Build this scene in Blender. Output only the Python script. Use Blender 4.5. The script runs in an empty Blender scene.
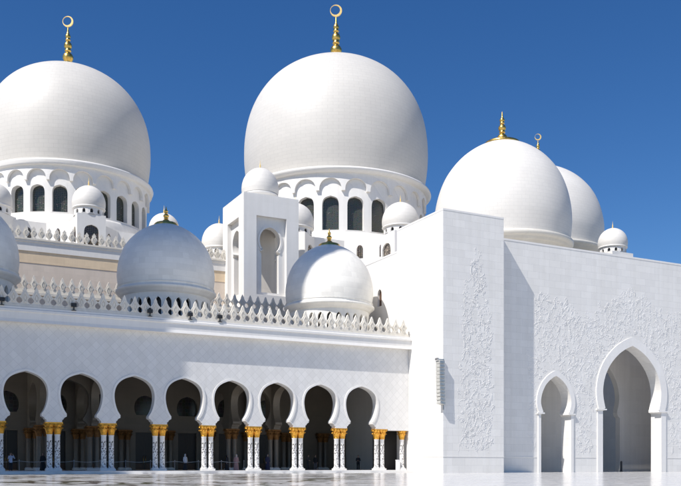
import bpy, bmesh, math, random
from mathutils import Vector, Matrix
from mathutils.geometry import tessellate_polygon
R = math.radians
PI = math.pi
random.seed(7)
scene = bpy.context.scene
COL = scene.collection

# ------------------------------------------------------------------ mesh builder
class MB:
    def __init__(self):
        self.v = []; self.f = []; self.s = []
    def add(self, verts, faces, smooth=False):
        o = len(self.v)
        self.v.extend([tuple(p) for p in verts])
        self.f.extend([tuple(i + o for i in f) for f in faces])
        self.s.extend([smooth] * len(faces))
        return self
    def box(self, x0, x1, y0, y1, z0, z1):
        v = [(x0,y0,z0),(x1,y0,z0),(x1,y1,z0),(x0,y1,z0),(x0,y0,z1),(x1,y0,z1),(x1,y1,z1),(x0,y1,z1)]
        f = [(0,3,2,1),(4,5,6,7),(0,1,5,4),(1,2,6,5),(2,3,7,6),(3,0,4,7)]
        return self.add(v, f)
    def lathe(self, prof, c=(0,0,0), n=48, smooth=True, a0=0.0, a1=None):
        full = a1 is None
        if full: a1 = a0 + 2*PI
        m = n if full else n + 1
        v = []; f = []
        for r, z in prof:
            for k in range(m):
                a = a0 + (a1-a0)*k/n
                v.append((c[0]+r*math.cos(a), c[1]+r*math.sin(a), c[2]+z))
        for i in range(len(prof)-1):
            for k in range(n):
                k2 = (k+1) % m
                f.append((i*m+k, i*m+k2, (i+1)*m+k2, (i+1)*m+k))
        return self.add(v, f, smooth)
    def tube(self, pts, rad, n=8, smooth=True, cap=True):
        pts = [Vector(p) for p in pts]
        if not isinstance(rad, (list, tuple)): rad = [rad]*len(pts)
        v = []; f = []
        for i, p in enumerate(pts):
            t = (pts[min(i+1,len(pts)-1)] - pts[max(i-1,0)]).normalized()
            u = t.cross(Vector((0.31,0.87,0.2))).normalized()
            w = t.cross(u)
            for k in range(n):
                a = 2*PI*k/n
                v.append(p + (u*math.cos(a)+w*math.sin(a))*rad[i])
        for i in range(len(pts)-1):
            for k in range(n):
                k2 = (k+1) % n
                f.append((i*n+k, i*n+k2, (i+1)*n+k2, (i+1)*n+k))
        if cap:
            f.append(tuple(range(n-1,-1,-1))); f.append(tuple((len(pts)-1)*n+k for k in range(n)))
        return self.add(v, f, smooth)
    def ellipsoid(self, c, r, n=12, m=8):
        v = []; f = []
        for i in range(m+1):
            t = PI*i/m
            for k in range(n):
                a = 2*PI*k/n
                v.append((c[0]+r[0]*math.sin(t)*math.cos(a), c[1]+r[1]*math.sin(t)*math.sin(a), c[2]-r[2]*math.cos(t)))
        for i in range(m):
            for k in range(n):
                f.append((i*n+k, i*n+(k+1)%n, (i+1)*n+(k+1)%n, (i+1)*n+k))
        return self.add(v, f, True)
    def plate(self, outer, holes=(), d=0.3, fn=None, back=True):
        """flat outline (u,z) with holes; front at w=0, back at w=d; fn maps (u,z,w) to a point"""
        if fn is None: fn = lambda u, z, w: (u, w, z)
        def area(p): return sum(p[i-1][0]*p[i][1]-p[i][0]*p[i-1][1] for i in range(len(p)))
        outer = list(outer)
        if area(outer) < 0: outer.reverse()
        hs = []
        for h in holes:
            h = list(h)
            if area(h) > 0: h.reverse()
            hs.append(h)
        loops = [outer] + hs
        flat = [p for l in loops for p in l]
        tris = tessellate_polygon([[Vector((p[0], p[1], 0)) for p in l] for l in loops])
        n = len(flat)
        v = [fn(p[0], p[1], 0) for p in flat] + [fn(p[0], p[1], d) for p in flat]
        f = []
        for t in tris:
            a, b, c = (flat[i] for i in t)
            cr = (b[0]-a[0])*(c[1]-a[1])-(b[1]-a[1])*(c[0]-a[0])
            t = tuple(t) if cr > 0 else (t[0], t[2], t[1])
            f.append(t)
            if back: f.append((t[2]+n, t[1]+n, t[0]+n))
        o = 0
        for l in loops:
            for i in range(len(l)):
                j = (i+1) % len(l)
                f.append((o+j, o+i, o+i+n, o+j+n))
            o += len(l)
        return self.add(v, f)
    def build(self, name, mat, parent=None, loc=None, smooth_all=False):
        me = bpy.data.meshes.new(name)
        me.from_pydata(self.v, [], self.f)
        me.polygons.foreach_set('use_smooth', self.s)
        me.materials.append(mat)
        me.update()
        o = bpy.data.objects.new(name, me)
        COL.objects.link(o)
        if parent is not None: o.parent = parent
        if loc: o.location = loc
        return o

def tag(o, label, cat, group=None):
    o['label'] = label; o['category'] = cat
    if group: o['group'] = group
    return o
def thing(name, label, cat, loc=(0,0,0), rz=0, group=None):
    o = bpy.data.objects.new(name, None)
    o.empty_display_size = 0.2
    COL.objects.link(o); o.location = loc; o.rotation_euler = (0,0,rz)
    return tag(o, label, cat, group)
def kids(o): return [c for c in bpy.data.objects if c.parent == o]
def copy_tree(o, parent=None):
    c = o.copy(); COL.objects.link(c)
    if parent is not None: c.parent = parent
    for ch in kids(o): copy_tree(ch, c)
    return c

# ------------------------------------------------------------------ materials
def newmat(name, rough=0.5, spec=0.5, metal=0.0, color=None):
    m = bpy.data.materials.new(name); m.use_nodes = True
    nt = m.node_tree; b = nt.nodes['Principled BSDF']
    b.inputs['Roughness'].default_value = rough
    b.inputs['Specular IOR Level'].default_value = spec
    b.inputs['Metallic'].default_value = metal
    if color: b.inputs['Base Color'].default_value = (*color, 1)
    return m, nt, b
def N(nt, t, **kw):
    n = nt.nodes.new(t)
    for k, v in kw.items(): setattr(n, k, v)
    return n
def mathn(nt, op, a, b=None, c=None):
    n = N(nt, 'ShaderNodeMath', operation=op)
    for i, x in enumerate((a, b, c)):
        if x is None: continue
        if isinstance(x, (int, float)): n.inputs[i].default_value = x
        else: nt.links.new(x, n.inputs[i])
    return n.outputs[0]
def mixc(nt, fac, a, b, mode='MIX'):
    n = N(nt, 'ShaderNodeMix', data_type='RGBA', blend_type=mode)
    for sock, x in ((n.inputs[0], fac), (n.inputs[6], a), (n.inputs[7], b)):
        if isinstance(x, (int, float)): sock.default_value = x
        elif isinstance(x, tuple): sock.default_value = (*x, 1)
        else: nt.links.new(x, sock)
    return n.outputs[2]
def noise(nt, vec, scale, detail=4, rough=0.55, dist=0):
    n = N(nt, 'ShaderNodeTexNoise')
    n.inputs['Scale'].default_value = scale; n.inputs['Detail'].default_value = detail
    n.inputs['Roughness'].default_value = rough; n.inputs['Distortion'].default_value = dist
    if vec is not None: nt.links.new(vec, n.inputs['Vector'])
    return n.outputs['Fac']
def ramp(nt, fac, stops):
    n = N(nt, 'ShaderNodeValToRGB')
    el = n.color_ramp.elements
    while len(el) < len(stops): el.new(0.5)
    for e, (p, c) in zip(el, stops):
        e.position = p; e.color = (*c, 1) if isinstance(c, tuple) else (c, c, c, 1)
    nt.links.new(fac, n.inputs[0])
    return n.outputs[0]

def stone(name, base, bw=1.6, bh=0.8, mode='wall', mortar=0.9, var=0.04, rough=0.42, rot=0.0, stain=0.05, spec=0.4, seam=0.008, offs=0.5):
    """marble or painted stone in courses. mode wall: runs along X+Y and Z; dome: runs round the axis and along the height"""
    m, nt, b = newmat(name, rough, spec)
    L = nt.links
    geo = N(nt, 'ShaderNodeNewGeometry')
    tc = N(nt, 'ShaderNodeTexCoord')
    if mode == 'wall':
        sep = N(nt, 'ShaderNodeSeparateXYZ'); L.new(geo.outputs['Position'], sep.inputs[0])
        u = mathn(nt, 'ADD', sep.outputs[0], sep.outputs[1]); w = sep.outputs[2]
    else:
        sep = N(nt, 'ShaderNodeSeparateXYZ'); L.new(tc.outputs['Object'], sep.inputs[0])
        u = mathn(nt, 'MULTIPLY', mathn(nt, 'ARCTAN2', sep.outputs[0], mathn(nt, 'MULTIPLY', sep.outputs[1], -1)), 10.0)
        w = sep.outputs[2]
    cmb = N(nt, 'ShaderNodeCombineXYZ'); L.new(u, cmb.inputs[0]); L.new(w, cmb.inputs[1])
    mp = N(nt, 'ShaderNodeMapping'); L.new(cmb.outputs[0], mp.inputs[0]); mp.inputs['Rotation'].default_value = (0,0,rot)
    br = N(nt, 'ShaderNodeTexBrick'); L.new(mp.outputs[0], br.inputs['Vector'])
    br.offset = offs
    br.inputs['Scale'].default_value = 1.0
    br.inputs['Brick Width'].default_value = bw; br.inputs['Row Height'].default_value = bh
    br.inputs['Mortar Size'].default_value = seam; br.inputs['Mortar Smooth'].default_value = 0.3
    br.inputs['Bias'].default_value = 0.0
    c1 = tuple(min(1, x*(1+var*0.5)) for x in base); c2 = tuple(x*(1-var) for x in base)
    br.inputs['Color1'].default_value = (*c1,1); br.inputs['Color2'].default_value = (*c2,1)
    br.inputs['Mortar'].default_value = (*(x*mortar for x in base),1)
    n1 = noise(nt, geo.outputs['Position'], 0.35, 6, 0.6)
    n2 = noise(nt, geo.outputs['Position'], 3.0, 5, 0.65, 0.6)
    st = ramp(nt, mathn(nt, 'ADD', mathn(nt, 'MULTIPLY', n1, 0.65), mathn(nt, 'MULTIPLY', n2, 0.35)), [(0.35, 1-stain), (0.62, 1.0)])
    # faint rain streaks running down the stone
    smp = N(nt, 'ShaderNodeCombineXYZ'); L.new(mathn(nt,'MULTIPLY',u,1.6), smp.inputs[0]); L.new(mathn(nt,'MULTIPLY',w,0.07), smp.inputs[1])
    n3 = noise(nt, smp.outputs[0], 1.0, 5, 0.6)
    st2 = ramp(nt, n3, [(0.42, (1-stain*0.7, 1-stain*0.75, 1-stain*0.9)), (0.6, (1.0,1.0,1.0))])
    col = mixc(nt, 1.0, br.outputs['Color'], st, 'MULTIPLY')
    if mode == 'wall': col = mixc(nt, 1.0, col, st2, 'MULTIPLY')
    L.new(col, b.inputs['Base Color'])
    bp = N(nt, 'ShaderNodeBump'); bp.inputs['Strength'].default_value = 0.25; bp.inputs['Distance'].default_value = 0.02
    L.new(mathn(nt,'SUBTRACT', mathn(nt,'MULTIPLY', n2, 0.15), br.outputs['Fac']), bp.inputs['Height'])
    L.new(bp.outputs[0], b.inputs['Normal'])
    L.new(ramp(nt, n2, [(0.3, rough-0.06), (0.7, rough+0.08)]), b.inputs['Roughness'])
    return m

M = {}
M['marble'] = stone('white_marble_courses', (0.81,0.785,0.74), 1.6, 0.8, mortar=0.78, var=0.045, seam=0.011)
M['plain'] = stone('smooth_white_marble', (0.81,0.785,0.745), 2.4, 2.0, mortar=0.93, var=0.02, stain=0.04)
M['diamond'] = stone('diagonal_marble_tiles', (0.78,0.76,0.73), 0.62, 0.62, rot=R(45), mortar=0.86, var=0.05, seam=0.02, offs=0.0)
M['frieze'] = stone('frieze_marble', (0.72,0.725,0.74), 0.42, 3.5, mortar=0.90, var=0.03)
M['tan'] = stone('tan_stone', (0.82,0.65,0.45), 1.2, 0.6, mortar=0.9, var=0.06)
M['beige'] = stone('beige_stone', (0.73,0.63,0.53), 1.2, 0.6, mortar=0.9, var=0.05)
M['cream'] = stone('cream_stone', (0.74,0.70,0.62), 1.0, 0.7, mortar=0.92, var=0.03)
M['merlon_marble'] = stone('carved_marble', (0.79,0.74,0.65), 3.0, 3.0, mortar=0.95, var=0.03, stain=0.10)
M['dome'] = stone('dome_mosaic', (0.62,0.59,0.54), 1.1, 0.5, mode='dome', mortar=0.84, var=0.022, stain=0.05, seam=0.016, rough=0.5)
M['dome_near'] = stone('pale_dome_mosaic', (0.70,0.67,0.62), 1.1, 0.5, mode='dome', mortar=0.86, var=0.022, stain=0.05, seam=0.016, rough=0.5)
M['dome_small'] = stone('dome_marble_slabs', (0.85,0.82,0.75), 1.4, 0.62, mode='dome', mortar=0.86, var=0.07, stain=0.07, rough=0.45)
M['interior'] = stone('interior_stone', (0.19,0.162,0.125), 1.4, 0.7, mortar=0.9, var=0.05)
M['room'] = stone('room_stone', (0.85,0.80,0.73), 2.0, 1.6, mortar=0.9, var=0.04)
M['roof'] = stone('roof_screed', (0.62,0.58,0.52), 2.0, 2.0, mortar=0.9, var=0.05)

def simple(name, color, rough=0.5, metal=0.0, spec=0.5, var=0.12, scale=6.0):
    m, nt, b = newmat(name, rough, spec, metal)
    tc = N(nt, 'ShaderNodeTexCoord')
    n = noise(nt, tc.outputs['Object'], scale, 5, 0.6)
    nt.links.new(ramp(nt, n, [(0.3, tuple(x*(1-var) for x in color)), (0.7, tuple(min(1,x*(1+var)) for x in color))]), b.inputs['Base Color'])
    nt.links.new(ramp(nt, n, [(0.3, max(0.02,rough-0.08)), (0.7, min(1,rough+0.08))]), b.inputs['Roughness'])
    return m
M['gold'] = simple('gold_mosaic', (0.80,0.50,0.13), 0.32, 1.0, var=0.2, scale=3)
M['gold_leaf'] = simple('gold_capital', (0.78,0.40,0.06), 0.42, 0.75, var=0.3, scale=5)
M['shaded_gold'] = simple('shade_darkened_gold', (0.22,0.10,0.025), 0.55, 0.4, var=0.3, scale=5)  # darker copy of the capital gold, aisle shade put into the colour
M['inner_column'] = simple('shade_darkened_marble', (0.17,0.145,0.115), 0.35, var=0.1)  # column marble darkened to carry the shade inside the aisle
M['pale_gold'] = simple('pale_gold', (0.85,0.60,0.22), 0.4, 0.25)
M['brown_screen'] = simple('brown_wood_screen', (0.10,0.055,0.035), 0.5)
M['black'] = simple('black_metal', (0.02,0.02,0.022), 0.45)
M['dark_door_and_shade'] = simple('dark_door_and_shade', (0.02,0.018,0.016), 0.45)
M['door_panel'] = simple('door_kick_panel', (0.10,0.055,0.03), 0.5)
M['speaker'] = simple('speaker_grey', (0.50,0.49,0.45), 0.55)
M['rope'] = simple('rope_white', (0.5,0.5,0.48), 0.8)
M['steel'] = simple('brushed_steel', (0.5,0.5,0.5), 0.35, 0.9)
M['white_box'] = simple('white_enamel', (0.75,0.75,0.75), 0.4, var=0.04)

def glass_grille(name, dark, lead, scale):
    m, nt, b = newmat(name, 0.18, 0.5)
    tc = N(nt, 'ShaderNodeTexCoord')
    v = N(nt, 'ShaderNodeTexVoronoi', feature='DISTANCE_TO_EDGE'); v.inputs['Scale'].default_value = scale
    v.inputs['Randomness'].default_value = 0.35
    nt.links.new(tc.outputs['Object'], v.inputs['Vector'])
    v2 = N(nt, 'ShaderNodeTexVoronoi'); v2.inputs['Scale'].default_value = scale; v2.inputs['Randomness'].default_value = 0.35
    nt.links.new(tc.outputs['Object'], v2.inputs['Vector'])
    gl = mixc(nt, 0.35, dark, mixc(nt, 0.6, v2.outputs['Color'], dark), 'MIX')
    gl = mixc(nt, 0.88, gl, dark)
    f = ramp(nt, v.outputs['Distance'], [(0.022, 1.0), (0.045, 0.0)])
    nt.links.new(mixc(nt, f, gl, lead), b.inputs['Base Color'])
    nt.links.new(ramp(nt, f, [(0.0, 0.15), (1.0, 0.6)]), b.inputs['Roughness'])
    return m
M['glass'] = glass_grille('leaded_dark_glass', (0.03,0.036,0.03), (0.15,0.135,0.11), 4.2)
M['glass_dark'] = glass_grille('dark_lunette_glass', (0.012,0.012,0.012), (0.03,0.028,0.025), 2.5)
M['glass_small'] = glass_grille('pierced_screen', (0.03,0.025,0.02), (0.34,0.28,0.22), 4.5)

def column_marble():
    m, nt, b = newmat('inlaid_column_marble', 0.25, 0.5)
    L = nt.links
    tc = N(nt, 'ShaderNodeTexCoord')
    sep = N(nt, 'ShaderNodeSeparateXYZ'); L.new(tc.outputs['Object'], sep.inputs[0])
    ang = mathn(nt, 'MULTIPLY', mathn(nt, 'ARCTAN2', sep.outputs[0], mathn(nt,'MULTIPLY',sep.outputs[1],-1)), 0.30)
    # climbing vine: a stem that swings round the shaft with leaves either side
    cm = N(nt, 'ShaderNodeCombineXYZ'); L.new(ang, cm.inputs[0]); L.new(sep.outputs[2], cm.inputs[1])
    vor = N(nt, 'ShaderNodeTexVoronoi'); vor.inputs['Scale'].default_value = 6.0; vor.inputs['Randomness'].default_value = 0.85
    L.new(cm.outputs[0], vor.inputs['Vector'])
    leaf = mathn(nt, 'LESS_THAN', vor.outputs['Distance'], 0.39)
    swing = mathn(nt, 'MULTIPLY', mathn(nt, 'SINE', mathn(nt, 'MULTIPLY', sep.outputs[2], 6.0)), 0.14)
    stem = mathn(nt, 'LESS_THAN', mathn(nt, 'ABSOLUTE', mathn(nt, 'SUBTRACT', ang, swing)), 0.018)
    low = mathn(nt, 'LESS_THAN', sep.outputs[2], 2.6)
    f = mathn(nt, 'MULTIPLY', mathn(nt, 'MAXIMUM', leaf, stem), low)
    leafc = mixc(nt, 0.45, (0.10,0.085,0.09), vor.outputs['Color'], 'MULTIPLY')
    n = noise(nt, tc.outputs['Object'], 4, 5)
    base = ramp(nt, n, [(0.3,(0.74,0.72,0.69)),(0.7,(0.82,0.80,0.77))])
    L.new(mixc(nt, f, base, leafc), b.inputs['Base Color'])
    return m
M['column'] = column_marble()

def floor_mat():
    m, nt, b = newmat('polished_courtyard_marble', 0.09, 0.5)
    L = nt.links
    geo = N(nt, 'ShaderNodeNewGeometry')
    sep = N(nt, 'ShaderNodeSeparateXYZ'); L.new(geo.outputs['Position'], sep.inputs[0])
    br = N(nt, 'ShaderNodeTexBrick'); L.new(geo.outputs['Position'], br.inputs['Vector']); br.offset = 0.0
    br.inputs['Scale'].default_value = 1.0; br.inputs['Brick Width'].default_value = 1.2; br.inputs['Row Height'].default_value = 1.2
    br.inputs['Mortar Size'].default_value = 0.006
    br.inputs['Color1'].default_value = (0.72,0.70,0.67,1); br.inputs['Color2'].default_value = (0.68,0.66,0.63,1); br.inputs['Mortar'].default_value = (0.55,0.55,0.55,1)
    # inlaid flower beds of coloured stone: broad curling bands
    n1 = noise(nt, geo.outputs['Position'], 0.11, 3, 0.5, 1.6)
    band = ramp(nt, n1, [(0.47,0.0),(0.485,1.0),(0.525,1.0),(0.54,0.0)])
    n2 = noise(nt, geo.outputs['Position'], 0.45, 2, 0.5, 2.2)
    leaf = ramp(nt, n2, [(0.59,0.0),(0.60,1.0)])
    side = ramp(nt, mathn(nt, 'ADD', mathn(nt, 'DIVIDE', mathn(nt, 'SUBTRACT', sep.outputs[0], mathn(nt, 'MULTIPLY', sep.outputs[1], 0.55)), 40.0), 0.5), [(0.46,1.0),(0.56,0.12)])
    f = mathn(nt, 'MULTIPLY', mathn(nt, 'MAXIMUM', band, leaf), side)
    n3 = noise(nt, geo.outputs['Position'], 0.3, 1)
    colr = ramp(nt, n3, [(0.35,(0.09,0.05,0.03)),(0.5,(0.10,0.10,0.04)),(0.62,(0.07,0.03,0.03)),(0.7,(0.25,0.18,0.09))])
    L.new(mixc(nt, f, br.outputs['Color'], colr), b.inputs['Base Color'])
    nb = noise(nt, geo.outputs['Position'], 0.5, 2, 0.5)
    nb2 = noise(nt, geo.outputs['Position'], 1.7, 3, 0.5)
    bp = N(nt, 'ShaderNodeBump'); bp.inputs['Strength'].default_value = 1.0; bp.inputs['Distance'].default_value = 0.003
    L.new(mathn(nt, 'ADD', nb, mathn(nt, 'MULTIPLY', nb2, 0.25)), bp.inputs['Height'])
    L.new(bp.outputs[0], b.inputs['Normal'])
    L.new(ramp(nt, nb2, [(0.3, 0.12), (0.7, 0.22)]), b.inputs['Roughness'])
    return m
M['floor'] = floor_mat()
M['ground'] = stone('city_ground', (0.50,0.47,0.42), 8, 8, mortar=0.9, var=0.05)

# ------------------------------------------------------------------ outlines
def mirror(half, cx=0.0, z0=0.0):
    """half = [(x,z)...] from bottom right to apex (apex x = 0)"""
    r = [(cx+x, z0+z) for x, z in half]
    l = [(cx-x, z0+z) for x, z in reversed(half) if x > 1e-6]
    return r + l
def smooth_pts(pts, k=4):
    """Catmull-Rom through the points"""
    out = []
    for i in range(len(pts)-1):
        p0 = pts[max(i-1,0)]; p1 = pts[i]; p2 = pts[i+1]; p3 = pts[min(i+2,len(pts)-1)]
        for j in range(k):
            t = j/k
            out.append(tuple(0.5*((2*p1[a])+(-p0[a]+p2[a])*t+(2*p0[a]-5*p1[a]+4*p2[a]-p3[a])*t*t+(-p0[a]+3*p1[a]-3*p2[a]+p3[a])*t**3) for a in (0,1)))
    out.append(pts[-1])
    return out
def scale_half(h, sx, sz): return [(x*sx, z*sz) for x, z in h]

# arcade arch, relative to its centre line, z above the court floor
CURVE = smooth_pts([(1.38,5.62),(1.66,6.08),(1.88,6.75),(1.97,7.5),(1.88,8.15),(1.62,8.68),(1.18,9.08),(0.58,9.36),(0,9.52)], 4)
ARCH_HALF = [(1.80,4.86),(1.80,5.08),(1.70,5.10),(1.62,5.26),(1.50,5.34),(1.38,5.40)] + CURVE

# ------------------------------------------------------------------ ground, camera, light
st = MB().box(-900,1100,-900,1500,-1.0,-0.02).build('ground', M['ground']); st['kind'] = 'structure'
fl = MB()
fl.add([(-60,-40,0),(120,-40,0),(120,100,0),(-60,100,0)], [(0,1,2,3)])
fl = fl.build('courtyard_floor', M['floor']); fl['kind'] = 'structure'

cam = bpy.data.cameras.new('camera'); co = bpy.data.objects.new('camera', cam); COL.objects.link(co)
co.location = (0,0,0.8); co.rotation_euler = (R(90),0,R(-27))
cam.sensor_width = 36; cam.lens = 875/681*36; cam.shift_y = (465.5-243)/681; cam.clip_end = 4000; cam.clip_start = 0.1
scene.camera = co

SUN = Vector((5.8, 1.9, -7.59)).normalized()
sl = bpy.data.lights.new('sun', 'SUN'); so = bpy.data.objects.new('sun', sl); COL.objects.link(so)
sl.energy = 3.9; sl.angle = R(0.5); sl.color = (1.0,0.965,0.92)
so.rotation_euler = (-SUN).to_track_quat('Z','Y').to_euler(); so.location = (-60,-40,60)
w = bpy.data.worlds.new('World'); scene.world = w; w.use_nodes = True
wt = w.node_tree; bg = wt.nodes['Background']
sky = wt.nodes.new('ShaderNodeTexSky'); sky.sky_type = 'NISHITA'; sky.sun_disc = False
d = -SUN
sky.sun_elevation = math.asin(d.z); sky.sun_rotation = math.atan2(d.x, d.y)
sky.altitude = 0; sky.air_density = 1.0; sky.dust_density = 0.0; sky.ozone_density = 6.0
hs = wt.nodes.new('ShaderNodeHueSaturation'); hs.inputs['Saturation'].default_value = 1.22; hs.inputs['Hue'].default_value = 0.507
wt.links.new(sky.outputs[0], hs.inputs['Color']); wt.links.new(hs.outputs[0], bg.inputs[0]); bg.inputs[1].default_value = 0.07
vs = scene.view_settings
vs.view_transform = 'Standard'; vs.look = 'None'; vs.gamma = 1; vs.exposure = 0.58; vs.use_curve_mapping = False

# ------------------------------------------------------------------ ARCADE
Y0 = 85.0; X_END = 52.0; X_START = -4.45; WT = 1.0; YB = 100.5; YM = 92.2
CENT = [10.78 + 5.02*k for k in range(-3, 8)]
PAIR = [c + 2.51 for c in CENT]          # last pair at 48.43
arc = thing('arcade', 'long white marble arcade of horseshoe arches carried on gold topped column pairs', 'arcade', (0,0,0))
out = [(X_START,4.86),(49.3,4.86),(49.3,4.90),(X_END-0.01,4.90),(X_END-0.01,11.1),(X_START,11.1)]
holes = []
def arch_outline(cx): return mirror(ARCH_HALF, cx)
# one outline with the arches cut in from below
line = [(X_START,13.9),(X_START,4.86)]
for c in CENT:
    o = mirror(ARCH_HALF, c)              # right bottom -> apex -> left bottom
    line += list(reversed(o))
line += [(49.3,4.86),(49.3,4.72),(X_END-0.01,4.72),(X_END-0.01,13.9)]
mb = MB().plate(line, (), WT, lambda u,z,w_: (u, Y0+w_, z))
mb.build('front_wall', M['diamond'], arc)
# flared frieze and cornice
def ext(prof, x0, x1, mb):
    n = len(prof)
    v = [(x0,y,z) for y,z in prof] + [(x1,y,z) for y,z in prof]
    f = [(i,(i+1)%n,n+(i+1)%n,n+i) for i in range(n)] + [tuple(range(n-1,-1,-1)), tuple(range(n,2*n))]
    mb.add(v, f); return mb
cn = MB()
ext([(Y0+WT,13.9),(Y0+WT,15.3),(Y0-0.62,15.3),(Y0-0.62,15.12),(Y0-0.72,15.06),(Y0-0.72,14.86),(Y0-0.62,14.8),(Y0-0.60,14.2),(Y0-0.68,13.9)], X_START, X_END-0.01, cn)
cn.build('cornice', M['plain'], arc)
# archivolt of each arch: thin raised band
def band(half_in, wid, proud, depth, fn, mb):
    """raised band following an open half outline; from bottom right over apex"""
    pts = half_in + [(-x, z) for x, z in reversed(half_in[:-1])]
    offs = []
    for i, p in enumerate(pts):
        a = pts[max(i-1,0)]; b_ = pts[min(i+1,len(pts)-1)]
        dx, dz = b_[0]-a[0], b_[1]-a[1]; l = math.hypot(dx,dz) or 1
        offs.append((p[0]+dz/l*wid, p[1]-dx/l*wid))
    n = len(pts); v = []
    for p in pts: v.append(fn(p[0],p[1],-proud))
    for p in offs: v.append(fn(p[0],p[1],-proud))
    for p in pts: v.append(fn(p[0],p[1],depth))
    for p in offs: v.append(fn(p[0],p[1],depth))
    f = []
    for i in range(n-1):
        f += [(i,n+i,n+i+1,i+1), (n+i,3*n+i,3*n+i+1,n+i+1), (2*n+i,i,i+1,2*n+i+1)]
    for i in (0, n-1): f.append((i, n+i, 3*n+i, 2*n+i))
    mb.add(v, f); return mb
CURVE_IN = [(x*0.994-0.0, z) for x, z in CURVE]
tr = band(CURVE_IN, 0.20, 0.07, 0.03, lambda u,z,w_: (u, w_, z), MB()).build('arch_trim', M['plain'], arc, (CENT[0], Y0, 0))
for c in CENT[1:]:
    t2 = tr.copy(); t2.location = (c, Y0, 0); COL.objects.link(t2)
# plinth step
MB().box(X_START, X_END-0.02, 83.0, YB+1, 0.004, 0.28).build('plinth_step', M['plain'], arc)
# columns
def make_column(loc, parent, shaft_mat='column', cap_mat='gold_leaf'):
    h = 3.72-0.28-0.28
    p = [(0.295,0.0),(0.295,0.05),(0.27,0.10),(0.262,0.3),(0.258,1.6),(0.248,h-0.12),(0.275,h-0.08),(0.275,h)]
    sh = MB().lathe(p, n=20).build('column', M[shaft_mat], parent, loc)
    b_ = MB()
    b_.box(-0.37,0.37,-0.37,0.37,-0.28,-0.10)
    b_.lathe([(0.37,-0.10),(0.38,-0.05),(0.33,0.0),(0.30,0.03),(0.2,0.04)], n=20)
    b_.build('base', M['plain'], sh)
    cp = MB()
    cp.lathe([(0.27,h),(0.31,h+0.06),(0.27,h+0.12)], n=16)
    # bell of palm leaves: curved leaves standing round the capital in two tiers
    for tier, (n_, r0, z0, z1, r1) in enumerate(((10,0.27,h+0.08,h+0.70,0.47),(10,0.30,h+0.30,h+1.02,0.52))):
        for k in range(n_):
            a = 2*PI*(k+0.5*tier)/n_
            ca, sa = math.cos(a), math.sin(a)
            wv = r0*PI/n_*1.15
            prof = [(r0,z0,wv*0.7),(r0+0.03,z0+0.25*(z1-z0),wv*1.05),(r0+0.09,z0+0.6*(z1-z0),wv*1.2),(r1,z1-0.06,wv*1.15),(r1+0.04,z1-0.03,wv*0.7),(r1+0.05,z1-0.14,wv*0.35)]
            v = []; f = []
            for r_, z_, w_ in prof:
                for s_, dr in ((-1,-0.02),(0,0.035),(1,-0.02)):
                    v.append(((r_+dr)*ca - s_*w_*sa, (r_+dr)*sa + s_*w_*ca, z_))
            for i in range(len(prof)-1):
                for j in range(2):
                    f.append((i*3+j, i*3+j+1, (i+1)*3+j+1, (i+1)*3+j))
            cp.add(v, f, True)
    cp.lathe([(0.26,h+0.1),(0.33,h+0.5),(0.42,h+0.95),(0.42,h+1.0)], n=16)
    cp.build('capital', M[cap_mat], sh)
    ab = MB().box(-0.44,0.44,-0.44,0.44,h+1.0,h+1.135).build('abacus', M[cap_mat], sh)
    return sh
col0 = make_column((PAIR[0]-0.36, Y0+0.5, 0.56), arc)
spots = []
for p_ in PAIR:
    for dx in (-0.36, 0.36): spots.append((p_+dx, Y0+0.5))
spots.append((51.38, Y0+0.5))
front_n = len(spots)
for c_ in (13.29, 18.31, 33.37, 38.39):
    for dx in (-0.36, 0.36): spots.append((c_+dx, YM))
for p_ in PAIR[2:]:
    for dx in (-0.36, 0.36): spots.append((p_+dx, YB-0.52))
for (x, y) in spots[1:front_n]:
    c2 = copy_tree(col0, arc); c2.location = (x, y, 0.56)
col1 = make_column((*spots[front_n], 0.56), arc, 'inner_column', 'shaded_gold')
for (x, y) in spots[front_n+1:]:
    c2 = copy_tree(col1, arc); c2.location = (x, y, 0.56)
# inner arches: across the aisle and along its middle, on the lines that have middle columns
def cut_wall(u0, u1, cs, half, z1, fn, thick, mb, z0=4.86):
    ln = [(u0,z1),(u0,z0)]
    for c in cs: ln += list(reversed(mirror(half, c)))
    ln += [(u1,z0),(u1,z1)]
    mb.plate(ln, (), thick, fn); return mb
wide = [(x*1.33, z) for x, z in ARCH_HALF]
for c_ in (13.29, 18.31, 33.37, 38.39):
    mb = MB()
    cut_wall(Y0+WT+0.01, YM-0.41, [(Y0+WT+YM-0.4)/2+0.0], [(x*1.22,z) for x,z in ARCH_HALF], 13.6, lambda u,z,w_: (c_-0.4+w_, u, z), 0.8, mb)
    cut_wall(YM+0.41, YB-0.01, [(YM+YB)/2+0.1], [(x*1.5,z) for x,z in ARCH_HALF], 13.6, lambda u,z,w_: (c_-0.4+w_, u, z), 0.8, mb)
    mb.box(c_-0.42,c_+0.42,YM-0.42,YM+0.42,4.86,13.6)
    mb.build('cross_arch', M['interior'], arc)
for a_, b_ in ((13.29,18.31),(33.37,38.39)):
    mb = MB()
    cut_wall(a_+0.43, b_-0.43, [(a_+b_)/2], [(x*1.02,z) for x,z in ARCH_HALF], 13.6, lambda u,z,w_: (u, YM-0.38+w_, z), 0.76, mb)
    mb.build('aisle_arch', M['interior'], arc)
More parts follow.
